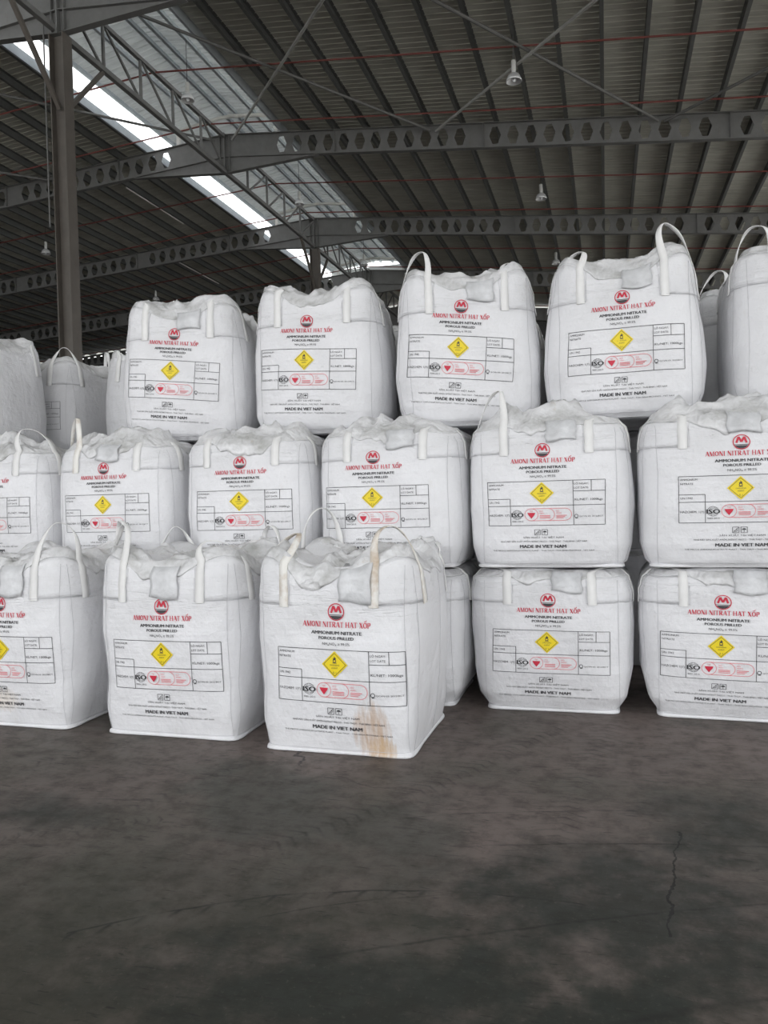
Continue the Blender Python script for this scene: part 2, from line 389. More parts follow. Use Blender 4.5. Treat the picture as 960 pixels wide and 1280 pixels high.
# castellated rafters
def web_cells(m, y, x0, x1, side):
    P = .583; hw, fl, hh = .195, .085, .28
    n = int(abs(x1-x0)/P); P = abs(x1-x0)/n
    for i in range(n):
        xa = x0+side*P*i; xb = xa+side*P; xc = (xa+xb)/2
        zt_ = lambda x: ztop(x)-.02; zb_ = lambda x: ztop(x)-DEP+.02; zc = ztop(xc)-DEP/2
        solid_cell = (i % 13 == 12)
        if solid_cell:
            m.add([(xa, y, zb_(xa)), (xb, y, zb_(xb)), (xb, y, zt_(xb)), (xa, y, zt_(xa))], [(0, 1, 2, 3)]); continue
        s = side
        A = [(xa, y, zb_(xa)), (xc-s*fl, y, zb_(xc)), (xc+s*fl, y, zb_(xc)), (xb, y, zb_(xb)),
             (xb, y, zc), (xb, y, zt_(xb)), (xc+s*fl, y, zt_(xc)), (xc-s*fl, y, zt_(xc)), (xa, y, zt_(xa)), (xa, y, zc)]
        Hh = [(xc-s*hw, y, zc), (xc-s*fl, y, zc-hh), (xc+s*fl, y, zc-hh), (xc+s*hw, y, zc), (xc+s*fl, y, zc+hh), (xc-s*fl, y, zc+hh)]
        m.add(A+Hh, [(0, 1, 11, 10, 9), (1, 2, 12, 11), (2, 3, 4, 13, 12), (4, 5, 6, 14, 13), (6, 7, 15, 14), (7, 8, 9, 10, 15)])
def flange(m, y, x0, x1, off, wdt=.2, th=.022, zf=None):
    zf = zf or (lambda x: ztop(x)-off)
    m.add([(x0, y-wdt/2, zf(x0)), (x1, y-wdt/2, zf(x1)), (x1, y+wdt/2, zf(x1)), (x0, y+wdt/2, zf(x0)),
           (x0, y-wdt/2, zf(x0)-th), (x1, y-wdt/2, zf(x1)-th), (x1, y+wdt/2, zf(x1)-th), (x0, y+wdt/2, zf(x0)-th)],
          [(0, 1, 2, 3), (7, 6, 5, 4), (0, 4, 5, 1), (1, 5, 6, 2), (2, 6, 7, 3), (3, 7, 4, 0)])
ord_w = ['nearest', 'second', 'third', 'fourth', 'farthest']
for k, y in enumerate(FR):
    t = empty('castellated_rafter', (XR, y, ztop(XR)-1.4), f'{ord_w[k]} of the grey steel roof rafters with hexagonal web holes crossing the hall', 'roof beam', 'castellated rafters')
    t.location = (0, 0, 0)
    for side, xe, xh in ((-1, XL+.1, XR-3.85), (1, XRT-.1, XR+3.65)):
        xs = XR+side*(2.2 if side < 0 else 1.95)
        m = MB(); web_cells(m, y, xs, xe, side)
        m.add([(XR, y, ZR-.02), (xs, y, ztop(xs)-.02), (xs, y, ztop(xs)-DEP+.02), (XR, y, ZR-DEP+.02)], [(0, 1, 2, 3)])
        m.build('web', M_STEEL, t, solid=.012)
        m = MB(); flange(m, y, XR, xe, 0); m.build('top_flange', M_STEEL, t)
        m = MB(); flange(m, y, XR, xe, DEP-.022); m.build('bottom_flange', M_STEEL, t)
        m = MB(); zb = lambda x, s=side, xh=xh: (ZR-1.40)+(ztop(xh)-DEP-(ZR-1.40))*abs(x-XR)/abs(xh-XR)
        m.add([(XR, y-.006, ZR-DEP), (xh, y-.006, ztop(xh)-DEP), (XR, y-.006, ZR-1.40), (XR, y+.006, ZR-DEP), (xh, y+.006, ztop(xh)-DEP), (XR, y+.006, ZR-1.40)],
              [(0, 1, 2), (5, 4, 3), (0, 2, 5, 3), (2, 1, 4, 5)])
        flange(m, y, XR, xh, 0, zf=zb); m.build('haunch', M_STEEL, t)
        for sx in (xs+side*2.33, xs+side*7.6, xs+side*15.2):
            m = MB(); m.box((sx-.012, y-.1, ztop(sx)-DEP+.02), (sx+.012, y+.1, ztop(sx)-.02)); m.build('stiffener', M_STEEL, t)
    m = MB(); m.box((XR-.02, y-.13, ZR-1.44), (XR+.02, y+.13, ZR+.04)); m.box((XR+.18, y-.1, ZR-1.38), (XR+.2, y+.1, ZR-.03)); m.box((XR-.2, y-.1, ZR-1.38), (XR-.18, y+.1, ZR-.03))
    m.build('apex_plate', M_STEEL, t)

# ridge columns with knee braces
for k, nm in ((0, 'brown-grey steel H column rising behind the bags at the left, nearest to the camera'), (2, 'slim dark steel column under the ridge truss beyond the stacked bags'), (4, 'farthest steel column standing against the dark back wall')):
    y = FR[k]; t = empty('steel_column', (0, 0, 0), nm, 'column')
    zt = ZR-1.45
    m = MB(); m.box((XR-.2, y-.008, 0), (XR+.2, y+.008, zt)); m.build('web', M_COL, t)
    for s in (-1, 1):
        m = MB(); m.box((XR+s*.2-.012, y-.18, 0), (XR+s*.2+.012, y+.18, zt)); m.build('flange', M_COL, t)
        m = MB(); m.bar((XR, y+s*.1, zt-1.9), (XR, y+s*1.75, zt-.02), .1, .1); m.build('knee_brace', M_COL, t)
    m = MB(); m.box((XR-.28, y-.25, 0), (XR+.28, y+.25, .03)); m.build('base_plate', M_COL, t)
m = MB(); m.tube([(XR-.42, Y0-.1, 8.8), (XR-.42, Y0-.1, 14.3)], .02, 8)
tag(m.build('hanging_conduit', M_STEEL), 'thin vertical conduit beside the near steel column', 'conduit')

# ridge trusses: each spans two bays
for k, (fa, nm) in enumerate(((-2, 'near part of the ridge truss meeting the near column at top left'), (0, 'ridge truss with zigzag web between the near column and the slim one'), (2, 'farthest ridge truss beyond the slim column'))):
    ya = Y0+BAY*fa; t = empty('ridge_truss', (0, 0, 0), 'dark steel '+nm, 'truss', 'ridge trusses')
    zb_, zt_ = ZR-1.38, ZR-.04
    yb = ya+2*BAY; ya_ = ya
    if fa < 0: ya_ = ya
    m = MB(); m.box((XR-.07, ya_+.25 if fa >= 0 else ya_, zb_-.07), (XR+.07, yb-.25, zb_+.07)); m.build('bottom_chord', M_STEEL, t)
    for q in (0, 1):
        m = MB(); m.box((XR-.06, ya+q*BAY+.15, zt_-.12), (XR+.06, ya+(q+1)*BAY-.15, zt_)); m.build('top_chord', M_STEEL, t)
    for q in (0, 1):
        for i in range(5):
            yv = ya+q*BAY+1.8*i; y2 = yv+1.8
            if i:
                m = MB(); m.box((XR-.035, yv-.035, zb_), (XR+.035, yv+.035, zt_)); m.build('vertical_strut', M_STEEL, t)
            m = MB()
            if q == 0: m.bar((XR, yv+.1, zt_-.1), (XR, y2-.1, zb_+.05), .06, .06)
            else: m.bar((XR, yv+.1, zb_+.05), (XR, y2-.1, zt_-.1), .06, .06)
            m.build('diagonal_strut', M_STEEL, t)

# ridge monitor above the opening
ZA, ZE, HW = 16.09, 15.71, 2.88
zm = lambda x: ZA-abs(x-XR)/HW*(ZA-ZE)
t = empty('ridge_monitor', (0, 0, 0), 'raised ridge vent roof of pale corrugated sheet over the long bright opening', 'roof vent')
corrugated(XR-HW, XR, zm, YF, MON_END, amp=-.03).build('roof_sheet', M_MROOF, t, solid=.01)
corrugated(XR, XR+HW, zm, YF, MON_END, amp=-.03).build('roof_sheet', M_MROOF, t, solid=.01)
for dx in (-2.78, -1.15, -.12, .35, 1.1, 2.78):
    m = MB(); z = zm(XR+dx)-.13
    m.box((XR+dx-.05, YF, z), (XR+dx+.05, MON_END, z+.125)); m.build('monitor_purlin', M_GALV, t)
m = MB(); m.box((XR-HW, MON_END-.06, ZE-.65), (XR+HW, MON_END, ZE)); m.build('end_panel', M_MROOF, t)
for x0, zz in ((EL, ztop(EL)), (ER, ztop(ER))):
    m = MB(); m.box((x0-.04, YF, zz+.0), (x0+.04, MON_END, zz+.30)); m.build('edge_flashing', M_GALV, t)
for k, y in enumerate(FR[:4]):
    t = empty('monitor_frame', (0, 0, 0), f'white bent tube frame holding up the ridge vent over the {ord_w[k]} rafter', 'roof frame', 'white ridge vent frames')
    zf = lambda x: zm(x)-.22
    y += .12
    m = MB(); m.tube([(XR-2.1, y, zf(XR-2.1)), (XR-.25, y, zf(XR-.25)), (XR+.25, y, zf(XR+.25)), (XR+2.25, y, zf(XR+2.25))], .07, 10); m.build('arched_tube', M_WHITE_STEEL, t, True)
    for dx in (-2.0, 2.0):
        m = MB(); m.box((XR+dx-.06, y-.06, ztop(XR+dx)), (XR+dx+.06, y+.06, zf(XR+dx))); m.build('post', M_WHITE_STEEL, t)

# sprinkler pipes under the purlins
for k in range(4):
    for j, dy in enumerate((4.35, 7.85)):
        y = FR[k]+dy
        if y > YB: continue
        m = MB(); m.tube([(XL+.3, y, ztop(XL)-.12), (XR, y, ZR-.12), (XRT-.3, y, ztop(XRT-.3)-.12)], .027, 8)
        where = 'midway between' if j == 0 else 'just short of the far one of'
        tag(m.build('sprinkler_pipe', M_PIPE), f'red roof pipe {where} the {ord_w[k]} and {["second","third","fourth","farthest"][k]} rafters', 'pipe', 'red roof pipes')

# roof cross bracing in the first bay
cells = [(-28.3, -20.8, 'far left'), (-20.8, -13.5, 'just left of the ridge'), (-13.0, -5.4, 'just right of the ridge'), (-5.4, 1.9, 'crossing above the nearest lamp'), (1.9, 9.4, 'at the far right')]
for xa, xb, nm in cells:
    za, zb2 = ztop(xa)-.2, ztop(xb)-.2
    for q, (ya, yb2) in enumerate(((FR[0]+.15, FR[1]-.15), (FR[1]-.15, FR[0]+.15))):
        m = MB(); m.tube([(xa+.1, ya, za-.06*q), (xb-.1, yb2, zb2-.06*q)], .045, 8)
        tag(m.build('roof_brace', M_TUBE_LIT if xa > -14 and xa < 0 and q == 1 else M_STEEL), f'slanting roof brace {nm}, running away to the {"right" if q == 0 else "left"}', 'brace', 'roof cross braces')
# short rods added for thin pale lines below the left slope
for x, ya, yb2, nm in ((-18.9, 28.0, 32.5, 'nearer'), (-21.9, 37.0, 41.5, 'farther')):
    m = MB(); m.tube([(x, ya, ztop(x)-.05), (x, yb2, ztop(x)-.05)], .03, 8)
    tag(m.build('ceiling_rod', M_WHITE_STEEL), f'short pale rod under the left roof slope, the {nm} of two', 'conduit')

# high bay lamps
def make_lamp():
    t = empty('high_bay_lamp', (0, 0, 0), '', 'lamp')
    m = MB(); m.lathe([(0, .56), (.055, .56), (.062, .54), (.062, .27), (.045, .23), (.04, .20)], 20); m.build('ballast_housing', M_HOUSING, t, True)
    m = MB(); m.lathe([(.04, .225), (.09, .215), (.16, .15), (.20, .05), (.212, 0), (.200, .0), (.15, .13), (.08, .19), (.04, .20)], 28); rf = m.build('reflector', M_ALU, t, True)
    m = MB(); m.lathe([(.0, .17), (.03, .16), (.06, .09), (.055, .03), (.03, -.01), (0, -.02)], 16); m.build('bulb', M_GLASS, rf, True)
    return t
lamp0 = make_lamp()
lamps = [(-2.15, Y0+4, 12.60, 'aluminium high bay lamp hanging nearest, upper right of the picture'),
         (-2.15, Y0+13, 12.75, 'aluminium high bay lamp hanging in the middle bay above the bag with tall loops'),
         (-2.15, Y0+22, 12.85, 'small far high bay lamp hanging in the right row, lowest in the picture'),
         (-24.58, Y0+13, 13.22, 'high bay lamp hanging left of the near column'),
         (-24.58, Y0+22, 13.22, 'high bay lamp hanging above the left top-tier bags, right of the near column'),
         (-12.16, 21.4, 13.98, 'high bay lamp hanging in the bright ridge opening, nearest one'),
         (-12.16, 30.4, 14.0, 'high bay lamp hanging in the ridge opening beyond the second rafter'),
         (-12.16, 39.4, 14.0, 'farthest high bay lamp hanging in the ridge opening')]
for i, (x, y, z, lb) in enumerate(lamps):
    o = lamp0 if i == 0 else copy_tree(lamp0)
    o.location = (x, y, z); o['label'] = lb; o['group'] = 'high bay lamps'
    zh = (zm(x)-.125 if -13 < x < -11.5 else ztop(x)+.01)-z
    m = MB(); m.tube([(0, 0, .55), (0, 0, zh)], .010, 6); m.build('hanger', M_WIRE, o)

# ------------------------------------------------------------------ the print on the bags (flat layout in metres, x from face centre, h above base)
PR_V, PR_F, PR_M = [], [], []
def pr(vs, fs, mi):
    o = len(PR_V); PR_V.extend(vs); PR_F.extend(tuple(i+o for i in f) for f in fs); PR_M.extend([mi]*len(fs))
def pline(x0, y0, x1, y1, wd=.0035, mi=0):
    n = max(1, int(math.hypot(x1-x0, y1-y0)/.03)); L = math.hypot(x1-x0, y1-y0); nx, ny = -(y1-y0)/L*wd/2, (x1-x0)/L*wd/2
    vs = []
    for i in range(n+1):
        t = i/n; x = x0+(x1-x0)*t; y = y0+(y1-y0)*t; vs += [(x+nx, y+ny), (x-nx, y-ny)]
    pr(vs, [(2*i, 2*i+1, 2*i+3, 2*i+2) for i in range(n)], mi)
def pstroke(x0, y0, x1, y1, wd, mi): pline(x0, y0, x1, y1, wd, mi)
def pring(cx, cy, r, wd, mi, a0=0, a1=2*PI, n=28, sx=1):
    vs = []
    for i in range(n+1):
        a = a0+(a1-a0)*i/n
        vs += [(cx+sx*(r+wd/2)*math.cos(a), cy+(r+wd/2)*math.sin(a)), (cx+sx*(r-wd/2)*math.cos(a), cy+(r-wd/2)*math.sin(a))]
    pr(vs, [(2*i, 2*i+1, 2*i+3, 2*i+2) for i in range(n)], mi)
def ppoly(pts, mi): pr(pts, [tuple(range(len(pts)))], mi)
def ptext(s, cx, y, size, width=None, align='C', bold=0.0, mi=0):
    cu = bpy.data.curves.new('t', 'FONT'); cu.body = s; cu.size = 1; cu.resolution_u = 2; cu.fill_mode = 'FRONT'
    ob = bpy.data.objects.new('t', cu); C.objects.link(ob)
    dg = bpy.context.evaluated_depsgraph_get(); me = ob.evaluated_get(dg).to_mesh()
    vs = [tuple(v.co[:2]) for v in me.vertices]; fs = [tuple(p.vertices) for p in me.polygons]
    ob.evaluated_get(dg).to_mesh_clear(); bpy.data.objects.remove(ob); bpy.data.curves.remove(cu)
    x0 = min(v[0] for v in vs); x1 = max(v[0] for v in vs)
    sy = size/.72; sx = sy if width is None else width/(x1-x0)
    W = (x1-x0)*sx
    ox = cx-W/2 if align == 'C' else cx
    for ddx in ((0,) if bold < .02 else (-.045, -.015, .015, .045)):      # heavier weights: the letters overlaid a hair apart
        pr([(ox+(v[0]-x0)*sx+ddx*size*(bold/.03), y+v[1]*sy) for v in vs], fs, mi)
# heavy serif capitals built from strokes (unit height 1, advance)
def serif(s, cx, y, hgt, width, mi):
    G = {}
    def put(ch):
        K, T = .165, .055
        L = []
        def st(x0, y0, x1, y1, w_): L.append((x0, y0, x1, y1, w_))
        def sf(x, yy, w_=.3): st(x-w_/2*.85, yy, x+w_/2*.85, yy, .035)
        if ch in 'AẠ':
            st(.08, 0, .40, 1, T); st(.42, 1, .72, 0, K); st(.2, .32, .6, .32, .06); sf(.08, .02, .24); sf(.72, .02, .32); adv = .86
            if ch == 'Ạ': st(.40, -.2, .52, -.2, .12)
        elif ch == 'M':
            st(.1, 0, .1, 1, T); st(.14, 1, .47, .02, K); st(.47, .02, .8, 1, T); st(.84, 0, .84, 1, K); sf(.1, .02); sf(.1, .98, .22); sf(.84, .02); sf(.86, .98, .24); adv = 1.05
        elif ch in 'OỐ':
            for i in range(14):
                a, b2 = 2*PI*i/14, 2*PI*(i+1)/14
                wv = T+(K-T)*abs(math.cos((a+b2)/2))
                st(.4+.31*math.cos(a), .5+.46*math.sin(a), .4+.31*math.cos(b2), .5+.46*math.sin(b2), wv)
            if ch == 'Ố': st(.2, 1.1, .4, 1.26, .07); st(.4, 1.26, .6, 1.1, .07); st(.55, 1.25, .72, 1.45, .08)
            adv = .84
        elif ch == 'N':
            st(.12, 0, .12, 1, T); st(.14, 1, .68, 0, K); st(.7, 0, .7, 1, T); sf(.12, .02, .24); sf(.1, .98, .2); sf(.7, .98, .24); adv = .86
        elif ch == 'I':
            st(.18, 0, .18, 1, K); sf(.18, .02, .34); sf(.18, .98, .34); adv = .42
        elif ch == 'T':
            st(.34, 0, .34, 1, K); st(.03, .97, .65, .97, T); st(.04, .8, .04, 1, .05); st(.64, .8, .64, 1, .05); sf(.34, .02, .34); adv = .74
        elif ch == 'R':
            st(.16, 0, .16, 1, K); st(.16, .97, .45, .97, .06); st(.16, .5, .45, .5, .06)
            for i in range(6):
                a, b2 = -PI/2+PI*i/6, -PI/2+PI*(i+1)/6
                st(.42+.17*math.cos(a), .735+.235*math.sin(a), .42+.17*math.cos(b2), .735+.235*math.sin(b2), .06+.12*math.cos((a+b2)/2))
            st(.36, .5, .66, .02, K); sf(.16, .02, .32); sf(.7, .02, .16); adv = .82
        elif ch == 'H':
            st(.15, 0, .15, 1, K); st(.7, 0, .7, 1, K); st(.15, .52, .7, .52, .07)
            for xx in (.15, .7): sf(xx, .02, .32); sf(xx, .98, .32)
            adv = .92
        elif ch == 'X':
            st(.14, 1, .66, 0, K); st(.62, 1, .14, 0, T); sf(.14, .98, .28); sf(.63, .98, .22); sf(.14, .02, .22); sf(.68, .02, .28); adv = .84
        elif ch == 'P':
            st(.16, 0, .16, 1, K); st(.16, .97, .42, .97, .06); st(.16, .45, .42, .45, .06)
            for i in range(6):
                a, b2 = -PI/2+PI*i/6, -PI/2+PI*(i+1)/6
                st(.4+.18*math.cos(a), .71+.26*math.sin(a), .4+.18*math.cos(b2), .71+.26*math.sin(b2), .06+.12*math.cos((a+b2)/2))
            sf(.16, .02, .34); adv = .70
        elif ch == 'S':
            P = [(.6, .8), (.5, .93), (.33, .97), (.16, .88), (.15, .7), (.3, .56), (.48, .46), (.6, .3), (.54, .1), (.36, .02), (.18, .06), (.08, .22)]
            for i in range(len(P)-1): st(*P[i], *P[i+1], .15)
            adv = .74
        else: adv = .36
        return L, adv
    items = []; x = 0
    for ch in s:
        L, adv = put(ch); items.append((x, L)); x += adv
    sx = width/x
    for ox, L in items:
        for (x0, y0, x1, y1, wd) in L:
            X0, Y0_, X1, Y1 = (ox+x0)*sx, y0*hgt, (ox+x1)*sx, y1*hgt
            if math.hypot(X1-X0, Y1-Y0_) < 1e-6: continue
            # keep the stroke weight in the direction it is measured
            d = Vector((X1-X0, Y1-Y0_)).normalized()
            sc = abs(d.y)*sx+abs(d.x)*hgt
            pr_x = cx-width/2
            pline(pr_x+X0, y+Y0_, pr_x+X1, y+Y1, wd*sc, mi)
BK, RD, YL, PK = 0, 1, 2, 3
# round emblem
LX, LY, LR = 0, .885, .050
pring(LX, LY, LR, .006, RD)
for a in ((-.031, -.016, -.017, .026), (-.017, .026, 0, -.010), (0, -.010, .017, .026), (.017, .026, .031, -.016)):
    pstroke(LX+a[0], LY+.010+a[1], LX+a[2], LY+.010+a[3], .013, RD)
pline(LX-.045, LY-.018, LX+.045, LY-.018, .004, BK)
ppoly([(LX+.046*math.cos(a), LY+.046*math.sin(a)) for a in [PI+.55+(PI-1.1)*i/10 for i in range(11)]], BK)
serif('AMONI NITRAT HẠT XỐP', 0, .792, .033, .44, RD)
ptext('AMMONIUM NITRATE', 0, .748, .021, .325, bold=.03, mi=BK)
ptext('POROUS PRILLED', 0, .717, .019, .225, bold=.03, mi=BK)
ptext('NH₄NO₃ ≥ 99.5%', 0, .683, .017, .175, bold=.015, mi=BK)
TL, TR, TT, TBm = -.388, .415, .655, .325
for l in ((TL, TT, TR, TT), (TL, TBm, TR, TBm), (TL, TT, TL, TBm), (TR, TT, TR, TBm), (.204, TT, .204, TBm), (TL, .472, TR, .472),
          (TL, .525, -.227, .525), (-.227, .525, -.227, TBm), (.324, TT, .324, .575), (.204, .575, TR, .575)): pline(*l)
ptext('AMMONIUM', TL+.01, .625, .014, .105, 'L', .01); ptext('NITRATE', TL+.01, .595, .014, .08, 'L', .01)
ptext('UN 1942', TL+.01, .493, .015, .075, 'L', .015); ptext('HAZCHEM: 1(Y)', TL+.008, .395, .016, .145, 'L', .015)
ptext('LÔ NGÀY:', .212, .622, .014, .095, 'L', .015); ptext('LOT DATE:', .212, .592, .014, .095, 'L', .015)
ptext('KL/NET: 1000kgs', .214, .505, .016, .185, 'L', .015)
pring(.222, .39, .012, .004, BK); pline(.215, .374, .232, .374, .004)
ptext('QCVN 03: 2012/BCT', .242, .383, .010, .16, 'L', .01)
# yellow oxidiser diamond
DX, DY, DR = -.01, .565, .083
ppoly([(DX, DY-DR), (DX+DR, DY), (DX, DY+DR), (DX-DR, DY)], YL)
DD = .070; PR_Z0 = len(PR_V)
for a, b_ in (((0, -DD), (DD, 0)), ((DD, 0), (0, DD)), ((0, DD), (-DD, 0)), ((-DD, 0), (0, -DD))): pline(DX+a[0], DY+a[1], DX+b_[0], DY+b_[1], .003)
pring(DX, DY+.022, .009, .0045, BK); pline(DX-.013, DY+.010, DX+.013, DY+.010, .004)
ppoly([(DX-.009, DY+.030), (DX-.010, DY+.040), (DX-.004, DY+.036), (DX-.001, DY+.052), (DX+.006, DY+.040), (DX+.010, DY+.043), (DX+.008, DY+.030)], BK)
ptext('OXIDIZING', DX, DY-.008, .010, .062); ptext('AGENT', DX, DY-.026, .010, .04); ptext('5.1', DX, DY-.055, .012, .02)
# ISO mark
pring(-.18, .405, .034, .0022, BK); pring(-.18, .405, .034, .0016, BK, sx=.5); pline(-.21, .427, -.15, .427, .002); pline(-.21, .383, -.15, .383, .002)
ptext('ISO', -.178, .389, .032, .080, bold=.05)
ptext('9001:2015', -.178, .350, .012, .075)
# pink certification capsule
PX0, PX1, PY0, PY1 = -.128, .190, .360, .450; PR_ = (PY1-PY0)/2; PYC = (PY0+PY1)/2
pline(PX0+PR_, PY1, PX1-PR_, PY1, .0035, PK); pline(PX0+PR_, PY0, PX1-PR_, PY0, .0035, PK)
pring(PX0+PR_, PYC, PR_, .0035, PK, n=30); pring(PX1-PR_, PYC, PR_, .0035, PK, -PI/2, PI/2, 14); pring(.075-PR_, PYC, PR_, .0035, PK, -PI/2, PI/2, 14)
ptext('TQC', PX0+PR_, PYC+.021, .011, .022, mi=RD)
ppoly([(PX0+PR_-.027, PYC+.014), (PX0+PR_-.021, PYC-.002), (PX0+PR_, PYC-.030), (PX0+PR_+.021, PYC-.002), (PX0+PR_+.027, PYC+.014)], RD)
for px, ww in ((-.026, .03), (.086, .036)):
    ptext('ISO', px, PYC+.020, .011, .022, 'L', .01, PK); ptext('45001' if px > 0 else '14001', px, PYC+.004, .011, ww, 'L', .01, PK)
    for q in range(3): pline(px, PYC-.008-.010*q, px+.072-.012*q*(px > 0), PYC-.008-.010*q, .005 if q < 2 else .004, PK)
# handling symbols
for cx in (-.045, .005):
    for l in ((cx-.019, .252, cx+.019, .252), (cx-.019, .292, cx+.019, .292), (cx-.019, .252, cx-.019, .292), (cx+.019, .252, cx+.019, .292)): pline(*l, .003)
pring(-.045, .270, .009, .003, BK, -PI*.9, PI*.4); pline(-.060, .256, -.030, .288, .003)
ppoly([(.005+.013*math.cos(a), .272+.011*math.sin(a)) for a in [PI*i/8 for i in range(9)]], BK); pline(.005, .272, .005, .257, .003)
ptext('SẢN XUẤT TẠI VIỆT NAM', -.005, .228, .012, .275, bold=.01)
ptext('NHÀ MÁY SẢN XUẤT AMÔN NITRAT MICCO - THÁI THỤY - THÁI BÌNH - VIỆT NAM', -.005, .198, .012, .585, bold=.01)
ptext('MADE IN VIET NAM', -.01, .155, .024, .315, bold=.035)
ptext('THE MICCO AMMONIUM NITRATE PLANT - THAI THUY - THAI BINH PROVINCE - VIET NAM', -.01, .130, .010, .69, bold=.0)

# ------------------------------------------------------------------ bulk bags
PROF = {
 'base':  [(0, .458), (.03, .470), (.12, .525), (.3, .575), (.6, .588), (.85, .58), (.94, .560), (1, .50)],
 'mid':   [(0, .50), (.04, .540), (.15, .572), (.4, .588), (.7, .580), (.88, .562), (.95, .540), (1, .48)],
 'top':   [(0, .47), (.04, .525), (.15, .570), (.35, .588), (.6, .578), (.8, .556), (.93, .530), (1, .485)],
 'front': [(0, .480), (.03, .487), (.15, .515), (.35, .548), (.6, .565), (.82, .556), (.94, .538), (1, .495)]}
def smooth(a, b_, x):
    t = min(1, max(0, (x-a)/(b_-a))); return t*t*(3-2*t)
def prof(p, t):
    t = min(1, max(0, t))
    for (a, va), (b_, vb) in zip(p, p[1:]):
        if t <= b_:
            u = (t-a)/(b_-a); return va+(vb-va)*u
    return p[-1][1]
class Bag:
    def __init__(s, style, H, w=1.0, d=1.0, shear=(0, 0), lift=.05, amp=.018, seed=0, n0=8, n1=4.6):
        s.__dict__.update(locals()); s.p = PROF[style]; s.off = Vector((seed*3.17, seed*1.31, seed*7.7))
    def ring(s, z):
        t = z/s.H; k = prof(s.p, t); n = s.n0+(s.n1-s.n0)*smooth(0, .35, t)
        return s.w*k, s.d*k, n
    def disp(s, x, y, z, out=0):
        t = z/s.H
        q = Vector((x, y, z))
        a = s.amp*smooth(0, .15, t)
        dl = 1.3*a*noise.noise(q*2.1+s.off)+a*.6*noise.noise(Vector((x*5.5, y*5.5, z*3))+s.off)
        up = smooth(.70, .90, t)*(1-smooth(.97, 1.02, t))
        dl += up*.020*(abs(noise.noise(Vector((x*1.8, y*1.8, z*24))+s.off))-.2)
        dl += smooth(.78, 1, t)*.020*noise.noise(Vector((x*9, y*9, z*2.5))+s.off)
        r = math.hypot(x, y) or 1e-6
        c = (2*abs(x*y)/(r*r))**4
        zz = z+s.lift*smooth(.78, 1.0, t)*c+.02*smooth(.8, 1, t)*noise.noise(Vector((x*4, y*4, 0))+s.off)
        e = 1+dl+out/r
        return Vector((x*e+s.shear[0]*z, y*e+s.shear[1]*z, zz))
    def at(s, phi, z, out=0):
        hx, hy, n = s.ring(z); c, q = math.cos(phi), math.sin(phi)
        r = (abs(c/hx)**n+abs(q/hy)**n)**(-1/n)
        return s.disp(r*c, r*q, z, out)
    def face(s, u, z, side, out=0):
        """side 0 front(-y) 1 right(+x) 2 back 3 left; u runs to the viewer's right"""
        hx, hy, n = s.ring(z)
        if side in (0, 2):
            y = hy*max(0, 1-abs(u/hx)**n)**(1/n)
            return s.disp(u, -y, z, out) if side == 0 else s.disp(-u, y, z, out)
        x = hx*max(0, 1-abs(u/hy)**n)**(1/n)
        return s.disp(x, u, z, out) if side == 1 else s.disp(-x, -u, z, out)

def ribbon(m, path, wv, th=.004, mi=0):
    """path points with width vectors"""
    n = len(path); rows = []
    for i, (p, wd) in enumerate(zip(path, wv)):
        tg = (path[min(i+1, n-1)]-path[max(i-1, 0)]).normalized()
        nr = tg.cross(wd).normalized()*th/2
        hw = wd/2
        rows.append([p-hw-nr, p-nr*1.6, p+hw-nr, p+hw+nr, p+nr*1.6, p-hw+nr])
    m.grid(rows, True, mi)
    m.add(rows[0], [(0, 1, 2, 3, 4, 5)], mi); m.add(rows[-1], [(5, 4, 3, 2, 1, 0)], mi)

